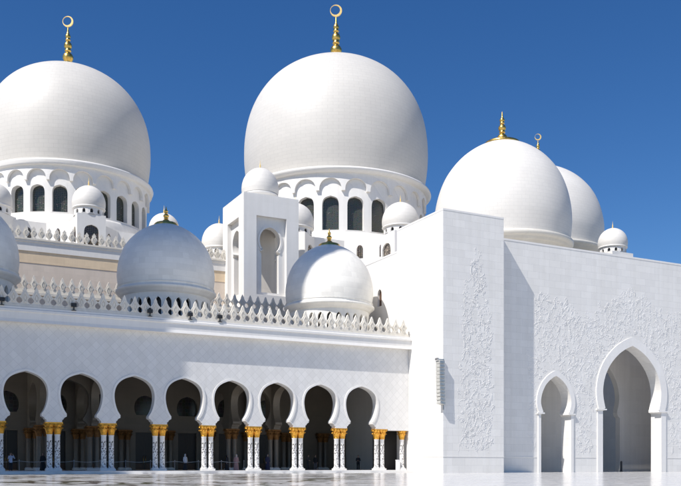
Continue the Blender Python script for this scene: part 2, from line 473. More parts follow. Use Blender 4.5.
# back wall of the aisle
LUN = [(1.02,6.62)] + smooth_pts([(1.02,6.62),(1.2,7.0),(1.26,7.6),(1.1,8.2),(0.7,8.65),(0,8.9)],4)[1:]
holes = []
DOORS = CENT[2:]
for c in DOORS[:-1]:
    holes.append([(c-1.12,0.284),(c+1.12,0.284),(c+1.12,4.62),(c-1.12,4.62)])
    holes.append(mirror(LUN, c))
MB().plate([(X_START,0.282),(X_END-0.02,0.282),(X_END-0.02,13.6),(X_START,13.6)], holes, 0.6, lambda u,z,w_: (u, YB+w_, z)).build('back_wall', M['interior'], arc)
ln0 = MB().plate(mirror([(x+0.1,z) for x,z in LUN]), (), 0.05).build('lunette_window', M['glass_dark'], arc, (DOORS[0], YB+0.42, 0))
dr = MB(); 
for s_ in (-1,1):
    dr.box(min(0.004*s_,1.12*s_), max(0.004*s_,1.12*s_), 0, 0.07, 0.29, 4.62)
dr = dr.build('door', M['dark_door_and_shade'], arc, (DOORS[0], YB+0.40, 0))
hp = MB()
for s_ in (-1,1): hp.tube([(0.14*s_,-0.06,1.0),(0.14*s_,-0.06,1.9)], 0.025, 8)
hp.build('handle', M['gold'], dr)
kp = MB()
for s_ in (-1,1): kp.box(min(0.08*s_,1.06*s_), max(0.08*s_,1.06*s_), -0.02, -0.002, 0.33, 1.05)
kp.build('kick_panel', M['door_panel'], dr)
for c in DOORS[1:-1]:
    l2 = ln0.copy(); COL.objects.link(l2); l2.location = (c, YB+0.42, 0)
    d2 = copy_tree(dr, arc); d2.location = (c, YB+0.40, 0)
# roof over the aisle (ceiling below, deck above), pierced under the domes is not seen: one slab
MB().box(X_START, X_END-0.02, Y0+WT+0.002, YB-0.002, 13.6, 14.6).build('roof', M['interior'], arc)
MB().box(X_START, X_END-0.02, Y0+WT+0.002, YB-0.002, 14.604, 15.0).build('roof_deck', M['roof'], arc)
MB().box(48.95, X_END-0.03, Y0+2.6, Y0+2.9, 0.283, 13.58).build('dark_shade_sheet', M['dark_door_and_shade'], arc)  # dark sheet added to stand in for shade behind the last arch
# rear wall that rises above the aisle
MB().box(X_START, X_END-0.02, YB, YB+1.0, 13.604, 19.4).build('upper_wall', M['beige'], arc)
MB().box(X_START, X_END-0.02, YB-0.25, YB+1.25, 19.404, 19.7).build('upper_cornice', M['merlon_marble'], arc)

# parapets
def merlon_mesh(kind):
    mb = MB()
    if kind == 'lace':
        hf = [(0.502,0.0),(0.502,0.10)] + smooth_pts([(0.502,0.12),(0.32,0.22),(0.24,0.40),(0.33,0.60),(0.502,0.73)],2) + [(0.502,0.79)] + smooth_pts([(0.502,0.79),(0.33,0.96),(0.20,1.18),(0.16,1.30),(0.15,1.40),(0.08,1.54),(0.0,1.72)],3)[1:]
        inner = smooth_pts([(0.04,0.20),(0.14,0.38),(0.22,0.62),(0.23,0.80),(0.12,1.02),(0.0,1.24)],3)
        core = smooth_pts([(0.02,0.44),(0.06,0.54),(0.09,0.64),(0.06,0.76),(0,0.92)],2)
    else:
        hf = [(0.10,0.0),(0.10,0.16)] + smooth_pts([(0.12,0.18),(0.27,0.36),(0.33,0.58),(0.24,0.76),(0.16,0.90),(0.20,1.00),(0.11,1.12),(0.03,1.24),(0,1.30)],3)
        inner = smooth_pts([(0.04,0.28),(0.15,0.42),(0.20,0.58),(0.13,0.74),(0,0.92)],2)
        core = smooth_pts([(0.02,0.44),(0.06,0.52),(0.08,0.58),(0.05,0.66),(0,0.74)],2)
    if kind == 'leaf': hf, inner, core = ([(x*1.14, z*1.12) for x, z in q] for q in (hf, inner, core))
    mb.plate(mirror(hf), (), 0.26, lambda u,z,w_: (u, w_-0.13, z))
    def loop(h, k, zc):
        o = mirror(h); return o, [(x*k, zc+(z-zc)*k) for x, z in o]
    zc = 0.62
    o, i_ = loop(inner, 0.68, zc)
    mb.plate(o, [i_], 0.07, lambda u,z,w_: (u, w_-0.19, z))
    mb.plate(mirror(core), (), 0.06, lambda u,z,w_: (u, w_-0.18, z))
    return mb
def parapet(name, label, x0, x1, y, z, pitch=1.01, rail=0.22, kind='lace', mat=None):
    t = thing(name, label, 'parapet', ((x0+x1)/2, y, z))
    L_ = (x1-x0)/2
    MB().box(-L_, L_, -0.2, 0.2, 0.003, rail).build('rail', mat or M['merlon_marble'], t)
    n = int((x1-x0)/pitch); x = -n*pitch/2 + pitch/2
    m0 = None
    for k in range(n):
        if m0 is None: m0 = merlon_mesh(kind).build('merlon', mat or M['merlon_marble'], t, (x, 0, rail)); o = m0
        else:
            o = m0.copy(); COL.objects.link(o)
        o.location = (x + k*pitch, 0, rail)
    return t
parapet('parapet', 'lace like white parapet along the front edge of the arcade roof', X_START+0.3, X_END-0.3, Y0-0.32, 15.3)
parapet('parapet', 'beige parapet of pointed leaves on the rear arcade wall, behind the small domes', X_START+0.3, X_END-0.5, YB+0.1, 19.7)

# ------------------------------------------------------------------ finials and domes
def finial(parent, z, h, crescent=True, n=20, disc=None, mat='gold', th=1.0):
    """gold finial: three bulbs of falling size, a spike and a crescent; base at z"""
    t_ = 1.0 if not crescent else 0.80
    k = h*t_
    p = [(0.0,-0.35*h)] 
    prof = [(0.10,-0.20),(0.10,-0.05),(0.105,0.0),(0.085,0.03),(0.10,0.06),(0.135,0.13),(0.14,0.19),(0.11,0.25),(0.06,0.30),(0.055,0.32),(0.085,0.335),(0.085,0.355),(0.055,0.37),
            (0.095,0.43),(0.105,0.49),(0.085,0.545),(0.045,0.59),(0.042,0.61),(0.068,0.625),(0.068,0.64),(0.042,0.655),(0.066,0.70),(0.07,0.74),(0.05,0.785),(0.028,0.82),(0.026,0.86),(0.016,0.92),(0.006,1.0)]
    mb = MB().lathe([(r*k*th, q*k) for r, q in prof], n=n)
    fo = mb.build('finial', M[mat], parent, (0,0,z))
    if crescent:
        ro = h*0.115; zc = k*0.985+ro
        cpts_o = [(ro*math.cos(a), zc+ro*math.sin(a)) for a in (R(90)+2*PI*i/36 for i in range(36))]
        ri = ro*0.80
        cpts_i = [(-ro*0.13+ri*math.cos(a), zc+ro*0.10+ri*math.sin(a)) for a in (R(90)+2*PI*i/36 for i in range(36))]
        MB().plate(cpts_o, [cpts_i], h*0.022, lambda u,z_,w_: (u, w_-h*0.011, z_)).build('crescent', M['pale_gold'], fo).rotation_euler = (0,0,R(-28))
    if disc:
        MB().lathe([(disc*0.98,-0.5),(disc*1.05,-0.26),(disc*1.03,0.0),(disc*0.9,0.16),(disc*0.5,0.30),(0.01,0.36)], n=40).build('finial_disc', M['gold'], fo)
    return fo

PROF_BIG = [(0.945,0.0),(0.972,0.13),(0.993,0.30),(1.0,0.46),(0.992,0.66),(0.958,0.87),(0.895,1.06),(0.80,1.235),(0.675,1.385),(0.52,1.505),(0.345,1.59),(0.165,1.64),(0.0,1.66)]
def dome_profile(r, hgt, base=PROF_BIG):
    pts = smooth_pts(base, 4)
    s_ = hgt/base[-1][1]
    return [(max(0.001, x*r), z*s_) for x, z in pts]

def bent(Rd):
    return lambda u, z, w_: ((Rd-w_)*math.sin(u), -(Rd-w_)*math.cos(u), z)
def ring_drum(parent, name, mat, Rd, z0, z1, n, half, zsill, depth=0.5, inner=None, inner_mat=None, seg=4):
    """cylindrical drum with n arched openings"""
    mb = MB(); st_ = 2*PI/n
    for k in range(n):
        a = k*st_
        outl = [(a-st_/2+st_*j/seg, z0) for j in range(seg+1)] + [(a+st_/2-st_*j/seg, z1) for j in range(seg+1)]
        h = [(x/Rd+a, zsill+z) for x, z in mirror(half)]
        mb.plate(outl, [h], depth, bent(Rd))
    o = mb.build(name, mat, parent)
    return o

def great_dome(name, label, loc, r, podium_z0, zpod, zskirt, wz0, wz1, zc0, zc1, zring, apex, fin_h, nwin, star_R, face=0.0):
    t = thing(name, label, 'dome', (loc[0], loc[1], 0))
    rd = r*0.955
    # star podium
    pts = []
    for k in range(16):
        a = k*PI/8; rr = star_R if k % 2 == 0 else star_R*0.7654
        pts.append((rr*math.sin(a), -rr*math.cos(a)))
    mb = MB()
    v = [(x,y,podium_z0) for x,y in pts] + [(x,y,zpod) for x,y in pts]
    f = [((i+1)%16, i, 16+i, 16+(i+1)%16) if False else (i,(i+1)%16,16+(i+1)%16,16+i) for i in range(16)] + [tuple(range(16,32))]
    mb.add(v, f); mb.build('podium', M['plain'], t)
    pwz = zpod-0.8
    for k in range(-3, 3):
        a_ = Vector((*pts[k % 16], 0)); b_ = Vector((*pts[(k+1) % 16], 0))
        dirv = (b_-a_).normalized(); nrm = Vector((dirv.y, -dirv.x, 0))
        for q in (0.27, 0.66):
            c_ = a_.lerp(b_, q) ; hw_ = star_R*0.022
            mb = MB().plate(mirror([(hw_,-1.9),(hw_,-0.55)] + [(hw_*0.85,-0.28),(hw_*0.45,-0.08),(0,0)], 0, pwz), (), 0.03, lambda u,z,w_: tuple(c_+dirv*u+nrm*(0.033-w_)+Vector((0,0,z))))
            mb.build('podium_window', M['glass_small'], t)
    MB().lathe([(star_R*0.745, zpod-0.02),(star_R*0.75, zpod+0.25),(rd+0.45, zskirt-0.1),(rd+0.4, zskirt+0.15),(rd-0.3, zskirt+0.15)], n=96).build('skirt', M['plain'], t)
    ww = rd*2*PI/nwin
    wh = wz1-wz0; hw = ww*0.335
    half = [(hw,0.0)] + smooth_pts([(hw,wh-hw*1.12),(hw*0.93,wh-hw*0.62),(hw*0.66,wh-hw*0.22),(0,wh)],3)
    ring_drum(t, 'drum', M['plain'], rd, zskirt+0.15, zring-0.3, nwin, half, wz0, depth=0.75)
    # panes
    hw2 = hw+0.03
    p0 = MB().plate(mirror([(hw2,-0.05)] + [(x*1.03, z+0.03) for x, z in half[1:]], 0, wz0), (), 0.05, lambda u,z,w_: (u, -(rd-0.72-w_)+0, z)).build('window', M['glass'], t)
    # narrow stone reveal round each pane, set in the niche
    for k in range(1, nwin):
        o = p0.copy(); COL.objects.link(o); o.rotation_euler = (0,0,k*2*PI/nwin)
    # scalloped band that oversails the windows
    mb = MB(); st_ = 2*PI/nwin; Rb = rd+0.42
    for k in range(nwin):
        a = k*st_
        hs = st_/2
        bott = [(a-hs, zc0), (a-hs*0.86, zc0)] + [(a+hs*0.86*math.sin(q), zc0+(zc1-zc0)*(math.cos(q)**0.8)) for q in (R(-90+9+i*9) for i in range(19))] + [(a+hs*0.86, zc0), (a+hs, zc0)]
        top = [(a+hs-st_*j/6, zring-0.3) for j in range(7)]
        mb.plate(bott+top, (), 0.40, bent(Rb))
    mb.build('scalloped_band', M['plain'], t)
    MB().lathe([(rd+0.3,zring-0.35),(rd+0.75,zring-0.32),(r*1.02,zring-0.1),(r*1.035,zring+0.15),(r*1.03,zring+0.4),(r*0.99,zring+0.5),(r*0.95,zring+0.5)], n=128).build('ring_moulding', M['plain'], t)
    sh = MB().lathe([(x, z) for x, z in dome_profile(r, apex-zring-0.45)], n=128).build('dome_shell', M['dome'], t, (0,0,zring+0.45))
    finial(t, apex+0.75, fin_h)
    return t

AX, AY = 21.71, 127.0
BX, BY = 63.9, 127.0
great_dome('great_dome', 'big white dome at the far left with a crescent finial', (AX,AY), 11.35, 16, 31.6, 32.9, 33.4, 36.9, 37.4, 38.8, 39.6, 56.5, 6.6, 24, 15.5)
great_dome('great_dome', 'tallest white dome, in the middle of the roofline, with a crescent finial', (BX,BY), 14.85, 16, 33.2, 34.8, 35.3, 40.3, 41.0, 42.8, 43.9, 66.35, 8.4, 24, 21.0)

def arcade_dome(label, loc, r=5.15, group='domes standing on the arcade roof'):
    t = thing('arcade_dome', label, 'dome', (loc[0], loc[1], 15.0), 0, group)
    zr = 4.0
    rd = r*0.91
    n = 28; st_ = rd*2*PI/n
    half = [(st_*0.31,0.0)] + smooth_pts([(st_*0.31,1.5),(st_*0.29,1.8),(st_*0.17,2.05),(0,2.2)],2)
    ring_drum(t, 'drum', M['dome_small'], rd, 0.003, zr-0.25, n, half, 0.9, depth=0.35, seg=2)
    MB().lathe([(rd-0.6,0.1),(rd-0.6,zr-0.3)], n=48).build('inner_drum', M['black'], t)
    MB().lathe([(rd-0.3,zr-0.42),(rd+0.12,zr-0.4),(rd+0.16,zr-0.22),(r*0.99,zr-0.05),(r*1.03,zr+0.12),(r*1.03,zr+0.3),(r*0.985,zr+0.38),(r*0.985,zr+0.62),(r*1.0,zr+0.68),(r*0.95,zr+0.75)], n=72).build('ring_moulding', M['dome_small'], t)
    prof = [(0.975,0.0),(1.0,0.22),(0.995,0.40),(0.955,0.62),(0.875,0.84),(0.76,1.02),(0.61,1.18),(0.44,1.30),(0.26,1.385),(0.10,1.43),(0.0,1.44)]
    MB().lathe(dome_profile(r, 7.15, prof), n=72).build('dome_shell', M['dome_small'], t, (0,0,zr+0.6))
    finial(t, zr+7.65, 2.0, crescent=False, disc=1.25, th=1.5)
    return t
arcade_dome('small grey white dome cut by the left edge of the picture, above the parapet', (5.9, 92.3))
arcade_dome('small shaded dome with gold finial on the arcade roof, left of the open pavilion', (26.0, 92.3))
arcade_dome('small arcade dome with gold finial between the open pavilion and the corner tower', (45.55, 92.3))

def plain_dome(label, loc, z0, zring, r, apex, fin_h, crescent, disc, fth=1.0):
    t = thing('roof_dome', label, 'dome', (loc[0], loc[1], 0))
    MB().lathe([(r*0.95,z0),(r*0.95,zring-0.9),(r*0.985,zring-0.85),(r*0.985,zring-0.45),(r*1.0,zring-0.4),(r*1.02,zring-0.05),(r*1.025,zring+0.3),(r*0.985,zring+0.45),(r*0.95,zring+0.5)], n=96).build('drum', M['cream'], t)
    base = [(0.975,0.0),(0.995,0.2),(1.0,0.34),(0.985,0.52),(0.935,0.74),(0.85,0.95),(0.735,1.12),(0.60,1.26),(0.445,1.37),(0.29,1.445),(0.14,1.49),(0.0,1.51)]
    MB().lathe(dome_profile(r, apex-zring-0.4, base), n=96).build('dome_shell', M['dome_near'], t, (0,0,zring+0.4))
    finial(t, apex-0.2+(1.0 if crescent else 0), fin_h, crescent=crescent, disc=disc, th=fth)
    return t
plain_dome('large plain white dome rising behind the corner tower, gold disc under its finial', (78.33,102.2), 24.0, 32.1, 9.8, 47.6, 4.6, False, 2.45, 1.15)
plain_dome('white dome half hidden behind the large dome above the portal wall', (108.0,130.0), 20.0, 40.2, 12.0, 57.1, 5.3, True, None, 1.1)

# ------------------------------------------------------------------ kiosks
def kiosk(label, loc, z0, ztop, half_w, r, dome_h, rz=0, group='domed kiosks on the roof', arch=True):
    t = thing('roof_kiosk', label, 'kiosk', (loc[0], loc[1], z0), rz, group)
    H = ztop-z0
    hw = half_w
    ah = min(2.6, H*0.7); aw = hw*0.52
    half = [(aw,0.0)] + smooth_pts([(aw,ah-aw*1.1),(aw*0.92,ah-aw*0.6),(aw*0.62,ah-aw*0.2),(0,ah)],3)
    za = max(0.4, H-ah-1.3)
    hole = mirror(half, 0, za)
    mb = MB()
    outl = [(-hw,0),(hw,0),(hw,H),(-hw,H)]
    hl = [hole] if arch else []
    for k in range(4):
        ca, sa = math.cos(k*PI/2), math.sin(k*PI/2)
        inset = 0.0 if k % 2 == 0 else 0.3
        o2 = [(max(-hw+inset,min(hw-inset,x)), z) for x, z in outl]
        mb.plate(o2, hl, 0.3, lambda u,z,w_: (u*ca-(-hw+w_)*sa, u*sa+(-hw+w_)*ca, z))
    mb.add([(-hw,-hw,H),(hw,-hw,H),(hw,hw,H),(-hw,hw,H)], [(0,1,2,3)])
    mb.build('block', M['plain'], t)
    if arch:
        w0 = MB().plate(mirror([(x*1.03,z) for x,z in half],0,za), (), 0.04, lambda u,z,w_: (u, -hw+0.24+w_, z)).build('window', M['glass_small'], t)
        for k in range(1,4):
            o = w0.copy(); COL.objects.link(o); o.rotation_euler = (0,0,k*PI/2)
    n = 12; rd = r*0.90; s_ = rd*2*PI/n
    ring_drum(t, 'drum', M['plain'], rd, H+0.004, H+0.95, n, [(s_*0.2,0.0)]+smooth_pts([(s_*0.2,0.3),(s_*0.13,0.45),(0,0.52)],2), H+0.2, depth=0.2, seg=3)
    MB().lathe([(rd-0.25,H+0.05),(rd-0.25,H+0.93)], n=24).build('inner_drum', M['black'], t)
    MB().lathe([(rd-0.1,H+0.9),(r*0.97,H+0.92),(r*1.0,H+1.05),(r*0.97,H+1.12),(r*0.94,H+1.14)], n=40).build('ring_moulding', M['plain'], t)
    base = [(0.965,0.0),(1.0,0.22),(0.99,0.45),(0.93,0.68),(0.82,0.90),(0.66,1.08),(0.46,1.22),(0.24,1.31),(0.0,1.35)]
    MB().lathe(dome_profile(r, dome_h, base), n=48).build('dome_shell', M['dome_near'], t, (0,0,H+1.1))
    fo = MB().lathe([(0.10,-0.05),(0.14,0.12),(0.06,0.28),(0.10,0.42),(0.04,0.55),(0.02,0.95),(0.004,1.15)], n=10).build('finial', M['pale_gold'], t, (0,0,H+1.1+dome_h-0.05))
    return t
kA = dict(half_w=1.75, r=2.05, dome_h=2.9)
kiosk('little domed kiosk with an arched window, in front of the left great dome', (AX, AY-14.8), 16, 31.9, **kA)
kiosk('little domed kiosk cut by the left edge of the picture below the left great dome', (AX-15.0*0.7071, AY-15.0*0.7071), 16, 31.9, rz=R(45), **kA)
kiosk('little white dome peeping over the shaded small dome on the arcade roof', (AX+15.2*0.7071, AY-15.2*0.7071), 16, 30.9, rz=R(45), **kA)
kB = dict(half_w=2.3, r=2.62, dome_h=3.6)
kiosk('domed kiosk below the tallest dome, beside the top edge of the corner tower', (BX, BY-20.3), 16, 33.4, **kB)
kiosk('domed kiosk partly hidden behind the right edge of the open pavilion', (BX-20.3*0.7071+0.7, BY-20.3*0.7071), 16, 33.0, rz=R(45), **kB)
kiosk('little white dome half hidden behind the left edge of the open pavilion', (39.2, 113.2), 16, 29.0, half_w=2.0, r=2.35, dome_h=3.5)
kiosk('small domed kiosk alone on the roof at the far right', (97.9,100.4), 27.0, 33.0, half_w=2.1, r=2.22, dome_h=3.0, arch=False)

# ------------------------------------------------------------------ prayer hall behind the arcade
YH = 109.5
hall = thing('prayer_hall', 'beige prayer hall wall with a pale tan frieze below the left great dome', 'building')
MB().box(-25, 46.5, YH, 150, 0, 24.9).build('wall', M['beige'], hall)
MB().box(-25, 46.5, YH-0.04, YH+2.99, 24.903, 26.3).build('frieze', M['tan'], hall)
fz = MB(); ext([(YH+3,26.304),(YH+3,27.6),(YH-0.22,27.6),(YH-0.22,27.4),(YH-0.13,27.3),(YH-0.13,26.304)], -25, 46.5, fz); fz.build('cornice', M['plain'], hall)
MB().box(-25, 46.5, YH+3.002, 150, 24.904, 27.2).build('roof', M['roof'], hall)
parapet('parapet', 'white parapet of leaf shaped merlons on top of the beige prayer hall wall', -20, 46, YH-0.1, 27.6, pitch=0.88, rail=0.2, kind='leaf')

# ------------------------------------------------------------------ open pavilion tower
PX0, PX1, PY0, PY1, PZ = 38.72, 46.2, 102.5, 110.3, 34.8
pav = thing('pavilion', 'square white pavilion with keyhole arches standing between the two arcade domes', 'pavilion', (PX0, PY0, 0))
W_ = PX1-PX0; D_ = PY1-PY0
key = [(1.18,22.7),(1.18,27.6),(1.36,27.68),(1.36,27.86),(1.10,27.98)] + smooth_pts([(1.02,28.15),(1.30,28.55),(1.45,29.2),(1.34,29.9),(0.98,30.5),(0.5,30.85),(0,31.0)],4)
def pav_face(width, fn, mb, e=0.0):
    c = width/2
    # outer skin with the recessed panel
    pan = [(c-2.05,22.3),(c+2.05,22.3),(c+2.05,32.2),(c-2.05,32.2)]
    mb.plate([(e,15.0),(width-e,15.0),(width-e,PZ),(e,PZ)], [pan], 0.55, fn, back=False)
    mb.plate([(c-2.06,22.29),(c+2.06,22.29),(c+2.06,32.21),(c-2.06,32.21)], [mirror(key, c)], 0.9, lambda u,z,w_: fn(u,z,w_+0.55))
def pav_trim(width, fn, mb):
    c = width/2
    band([(x*0.985,z) for x,z in key[3:]], 0.24, 0.10, 0.02, lambda u,z,w_: fn(u+c,z,w_+0.55), mb)
mb = MB()
pav_face(W_, lambda u,z,w_: (u, w_, z), mb)
pav_face(D_, lambda u,z,w_: (w_, D_-u, z), mb, 0.55)
pav_face(W_, lambda u,z,w_: (W_-u, D_-w_, z), mb)
pav_face(D_, lambda u,z,w_: (W_-w_, u, z), mb, 0.55)
mb.build('shell', M['plain'], pav)
mb = MB(); pav_trim(W_, lambda u,z,w_: (u, w_, z), mb); mb.build('arch_trim', M['plain'], pav)
mb = MB(); pav_trim(D_, lambda u,z,w_: (w_, D_-u, z), mb); mb.build('arch_trim', M['plain'], pav)
MB().box(1.6, W_-1.6, 1.6, D_-1.6, 15, 22.3).build('floor', M['room'], pav)
MB().box(0.02, W_-0.02, 0.02, D_-0.02, PZ+0.003, PZ+0.12).build('roof', M['plain'], pav)
MB().box(1.45, W_-1.45, 4.5, 4.7, 22.3, 32.2).build('inner_wall', M['room'], pav)
MB().lathe([(2.05,0),(2.05,0.7),(2.3,0.8),(2.36,1.0),(2.25,1.1)], n=48).build('drum', M['plain'], pav, (W_/2,D_/2,PZ+0.12))
MB().lathe(dome_profile(2.42,3.55,[(0.965,0.0),(1.0,0.22),(0.99,0.45),(0.93,0.68),(0.82,0.90),(0.66,1.08),(0.46,1.22),(0.24,1.31),(0.0,1.35)]), n=48).build('dome_shell', M['dome_near'], pav, (W_/2,D_/2,PZ+1.2))
MB().lathe([(0.10,-0.05),(0.14,0.12),(0.06,0.28),(0.10,0.42),(0.04,0.55),(0.02,0.95),(0.004,1.15)], n=10).build('finial', M['pale_gold'], pav, (W_/2,D_/2,PZ+1.2+3.5))

# ------------------------------------------------------------------ corner tower, side wall
tw = thing('corner_tower', 'tall plain white marble corner tower with a climbing floral relief', 'tower', (52,78,0))
MB().box(0,8.0,0,9.6,0,28.0).build('shaft', M['marble'], tw)
MB().box(-0.02,8.02,-0.02,9.62,28.003,28.2).build('coping', M['plain'], tw)
db = MB().box(-0.03,8.03,-0.03,9.6,1.72,1.80); db.build('dado_line', M['plain'], tw)

sw = thing('side_wall', 'white side wall with a small arched window, behind the arcade dome and the corner tower', 'wall', (52,87.6,0))
AW = [(0.5,0.0)] + smooth_pts([(0.5,1.3),(0.46,1.6),(0.3,1.9),(0,2.05)],3)
def sidew(u,z,w_): return (w_, u, z)
mb = MB().plate([(0.003,0.0),(26,0.0),(26,25.5),(0.003,25.5)], [mirror(AW, 4.1, 19.95)], 1.0, lambda u,z,w_: (w_, 26-u if False else u, z))
mb.build('wall', M['plain'], sw)
MB().box(1.004, 8.0, 0.003, 26, 20.0, 25.45).build('roof', M['roof'], sw)
MB().box(-0.03, 1.1, 0.006, 26, 25.503, 25.7).build('coping', M['plain'], sw)
MB().plate(mirror([(x*1.04,z) for x,z in AW], 4.1, 19.95), (), 0.05, lambda u,z,w_: (0.28+w_, u, z)).build('window', M['brown_screen'], sw)

# ------------------------------------------------------------------ portal wall on the right
PW0, PW1 = 60.0, 128.0
pw = thing('portal_wall', 'white marble portal wall covered in carved flowers with two horseshoe doorways', 'building', (0,79.9,0))
BIGX, SMX = 81.1, 69.0
def PS(h): return [(x*0.94, (z*0.94+0.047) if z > 0 else 0.0) for x, z in h]
big = PS([(5.2,0.0),(5.2,7.75),(4.75,7.95),(4.75,8.25)] + smooth_pts([(4.82,8.35),(5.12,9.6),(5.14,10.9),(4.75,12.4),(3.85,13.9),(2.5,15.2),(1.2,16.0),(0,16.5)],5))
sml = PS([(2.42,0.0),(2.42,7.0),(2.05,7.2),(2.05,7.45)] + smooth_pts([(2.12,7.55),(2.38,8.25),(2.42,8.9),(2.2,9.8),(1.7,10.7),(1.05,11.35),(0.45,11.75),(0,11.95)],5))
ln = [(PW0,26.35),(PW0,0.0)] + list(reversed(mirror(sml, SMX))) + list(reversed(mirror(big, BIGX))) + [(PW1,0.0),(PW1,26.35)]
MB().plate(ln, (), 1.6, lambda u,z,w_: (u, w_, z)).build('front_wall', M['marble'], pw)
MB().box(PW0+0.002, PW1, -0.03, 1.64, 26.353, 26.55).build('coping', M['plain'], pw)
mb = MB()
for c, h, wd in ((BIGX, big, 1.05), (SMX, sml, 0.62)):
    i0 = 3
    # jamb strips and curved archivolt, standing proud of the wall
    mb2 = MB()
    band([(x*0.996,z) for x,z in h[i0:]], wd, 0.13, 0.05, lambda u,z,w_: (u, w_, z), mb2)
    for s_ in (-1,1):
        a_, b_ = sorted((s_*(h[0][0]-0.02), s_*(h[0][0]+wd-0.25)))
        mb2.box(a_, b_, -0.12, 0.03, 0.004, h[1][1]+0.15)
        a_, b_ = sorted((s_*(h[2][0]-0.12), s_*(h[0][0]+wd-0.05)))
        mb2.box(a_, b_, -0.24, 0.8, h[1][1]+0.153, h[1][1]+0.32)
    mb2.build('arch_frame', M['plain'], pw, (c,0,0))
# plain dado along the foot
mb = MB()
for a_, b_ in ((PW0, SMX-2.85), (SMX+2.85, BIGX-5.95), (BIGX+5.95, PW1)):
    mb.box(a_+0.003, b_, -0.03, 0.02, 1.72, 1.80)
mb.build('dado_line', M['plain'], pw)
# rooms behind the doorways
YR = 8.1
arch2 = [(3.1,0.0),(3.1,7.2),(2.75,7.45),(2.62,7.9)] + smooth_pts([(2.66,8.2),(2.95,9.3),(2.98,10.3),(2.65,11.6),(1.95,12.9),(1.0,14.0),(0,14.6)],4)
mb = MB()
ln = [(66,20),(66,0.0)] + list(reversed(mirror(arch2, 84.0))) + [(112,0.0),(112,20)]
mb.plate(ln, (), 0.8, lambda u,z,w_: (u, YR+w_, z))
mb.build('inner_wall', M['room'], pw)
mb = MB(); mb.box(65.4,66,1.61,YR+0.8,0,20); mb.build('side_walls', M['room'], pw)
MB().box(65.4,87.0,3.3,YR+12,20.003,20.6).build('ceiling', M['room'], pw)
MB().box(75,96,YR+9,YR+9.4,0,20).build('rear_wall', M['room'], pw)
MB().box(PW0+0.004, 87.0, 3.3, 35, 25.5, 26.34).build('roof', M['roof'], pw)
MB().box(96.5,104.0,17.5,21.1,26.56,32.0).build('roof_box', M['plain'], pw)

